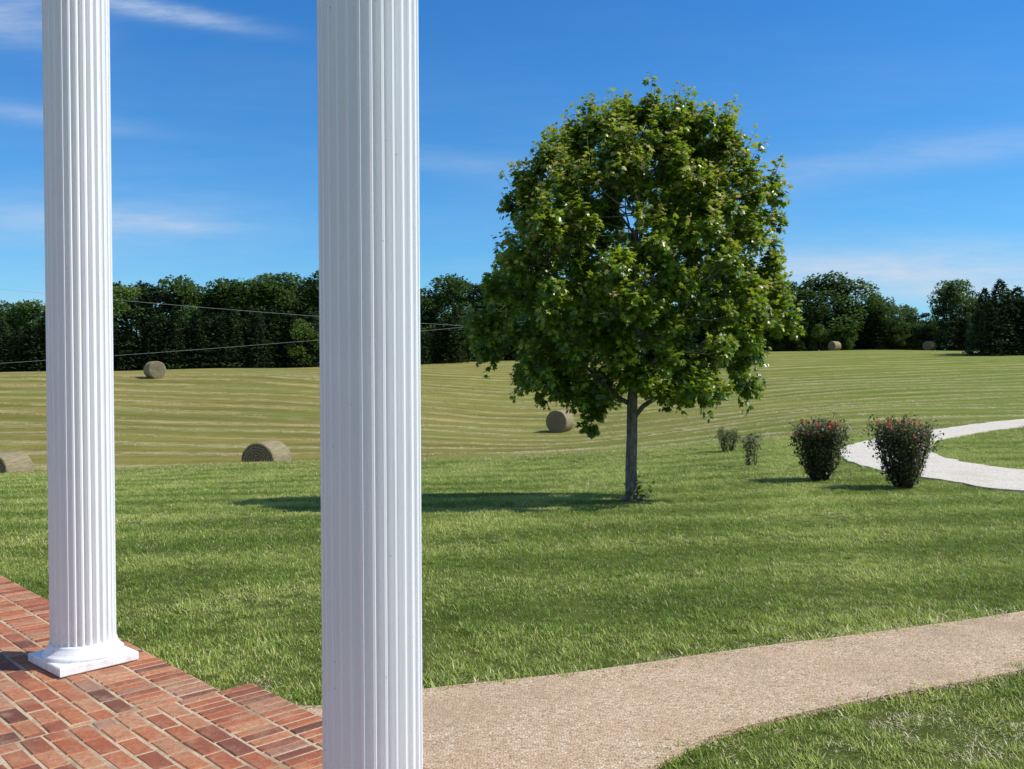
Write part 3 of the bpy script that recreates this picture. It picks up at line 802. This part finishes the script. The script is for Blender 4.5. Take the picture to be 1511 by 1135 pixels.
tcn=h.n('ShaderNodeTexCoord'); sp=h.n('ShaderNodeSeparateXYZ'); h.l(tcn.outputs['Generated'],sp.inputs[0])
yy=h.math('MAXIMUM',sp.outputs[1],.15); A=h.math('DIVIDE',sp.outputs[0],yy); E=h.math('DIVIDE',sp.outputs[2],yy)
cv=h.n('ShaderNodeCombineXYZ'); h.l(A,cv.inputs[0]); h.l(E,cv.inputs[1])
nA=h.noise(h.mapping(cv.outputs[0],(3.6,22,1),(0,0,math.radians(-5))),1.,8,.68)
nB=h.noise(h.mapping(cv.outputs[0],(1.5,9,1),(0,0,math.radians(6))),1.,8,.68)
tot=None
for (a0,e0,sa,se,sl_,st_) in [(-.364,.376,.078,.010,-.17,1.1),(-.53,.375,.08,.03,-.2,.6),(-.46,.16,.16,.035,0,.4),(-.36,.155,.10,.009,-.05,.45),(-.5,.27,.1,.010,-.15,.4),(.42,.222,.26,.018,.12,.30),(.40,.095,.30,.03,.03,1.),(.05,.205,.2,.012,-.1,.22),(-.5,.06,.3,.03,0,.35)]:
    da=h.math('SUBTRACT',A,a0); de=h.math('SUBTRACT',h.math('SUBTRACT',E,e0),h.math('MULTIPLY',da,sl_))
    q=h.math('ADD',h.math('POWER',h.math('ABSOLUTE',h.math('DIVIDE',da,sa)),2.),h.math('POWER',h.math('ABSOLUTE',h.math('DIVIDE',de,se)),2.))
    g=h.math('MULTIPLY',h.math('EXPONENT',h.math('MULTIPLY',q,-1.)),st_)
    tot=g if tot is None else h.math('ADD',tot,g)
tot=h.math('MULTIPLY',tot,h.g(nA,.32,.05,.60,1))
gen=h.math('MULTIPLY',h.g(nB,.44,0,.72,.26),h.math('SUBTRACT',1.,h.math('MULTIPLY',E,2.5),clamp=True))
tot=h.math('ADD',tot,gen,clamp=True)
# unseen pale cloud added behind the camera as neutral fill light
back_fill=h.math('MULTIPLY',h.g(h.math('MULTIPLY',sp.outputs[1],-1.),0.,0,.5,.65),h.g(h.noise(tcn.outputs['Generated'],2.5,5,.6),.3,.4,.6,1))
tint=h.mix(h.g(E,.0,0,.42,1),(.40,.80,1.05),(.22,.70,1.16))
tinted=h.mix(1.,sk.outputs[0],tint,'MULTIPLY')
cl=h.mix(tot,tinted,(4.3,5.1,6.2))
cl=h.mix(back_fill,cl,(3.9,4.1,4.5))
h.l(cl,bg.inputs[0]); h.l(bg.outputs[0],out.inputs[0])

# ------------------------------------------------------------ camera
cam=bpy.data.cameras.new('camera'); cam.lens=36*1400/1511; cam.sensor_width=36; cam.clip_end=6000; cam.clip_start=.05
co=link(bpy.data.objects.new('camera',cam)); co.location=(0,0,1.6)
co.rotation_euler=(Matrix.Rotation(math.radians(90-.92),4,'X')@Matrix.Rotation(math.radians(-.25),4,'Z')).to_euler()
scene.camera=co
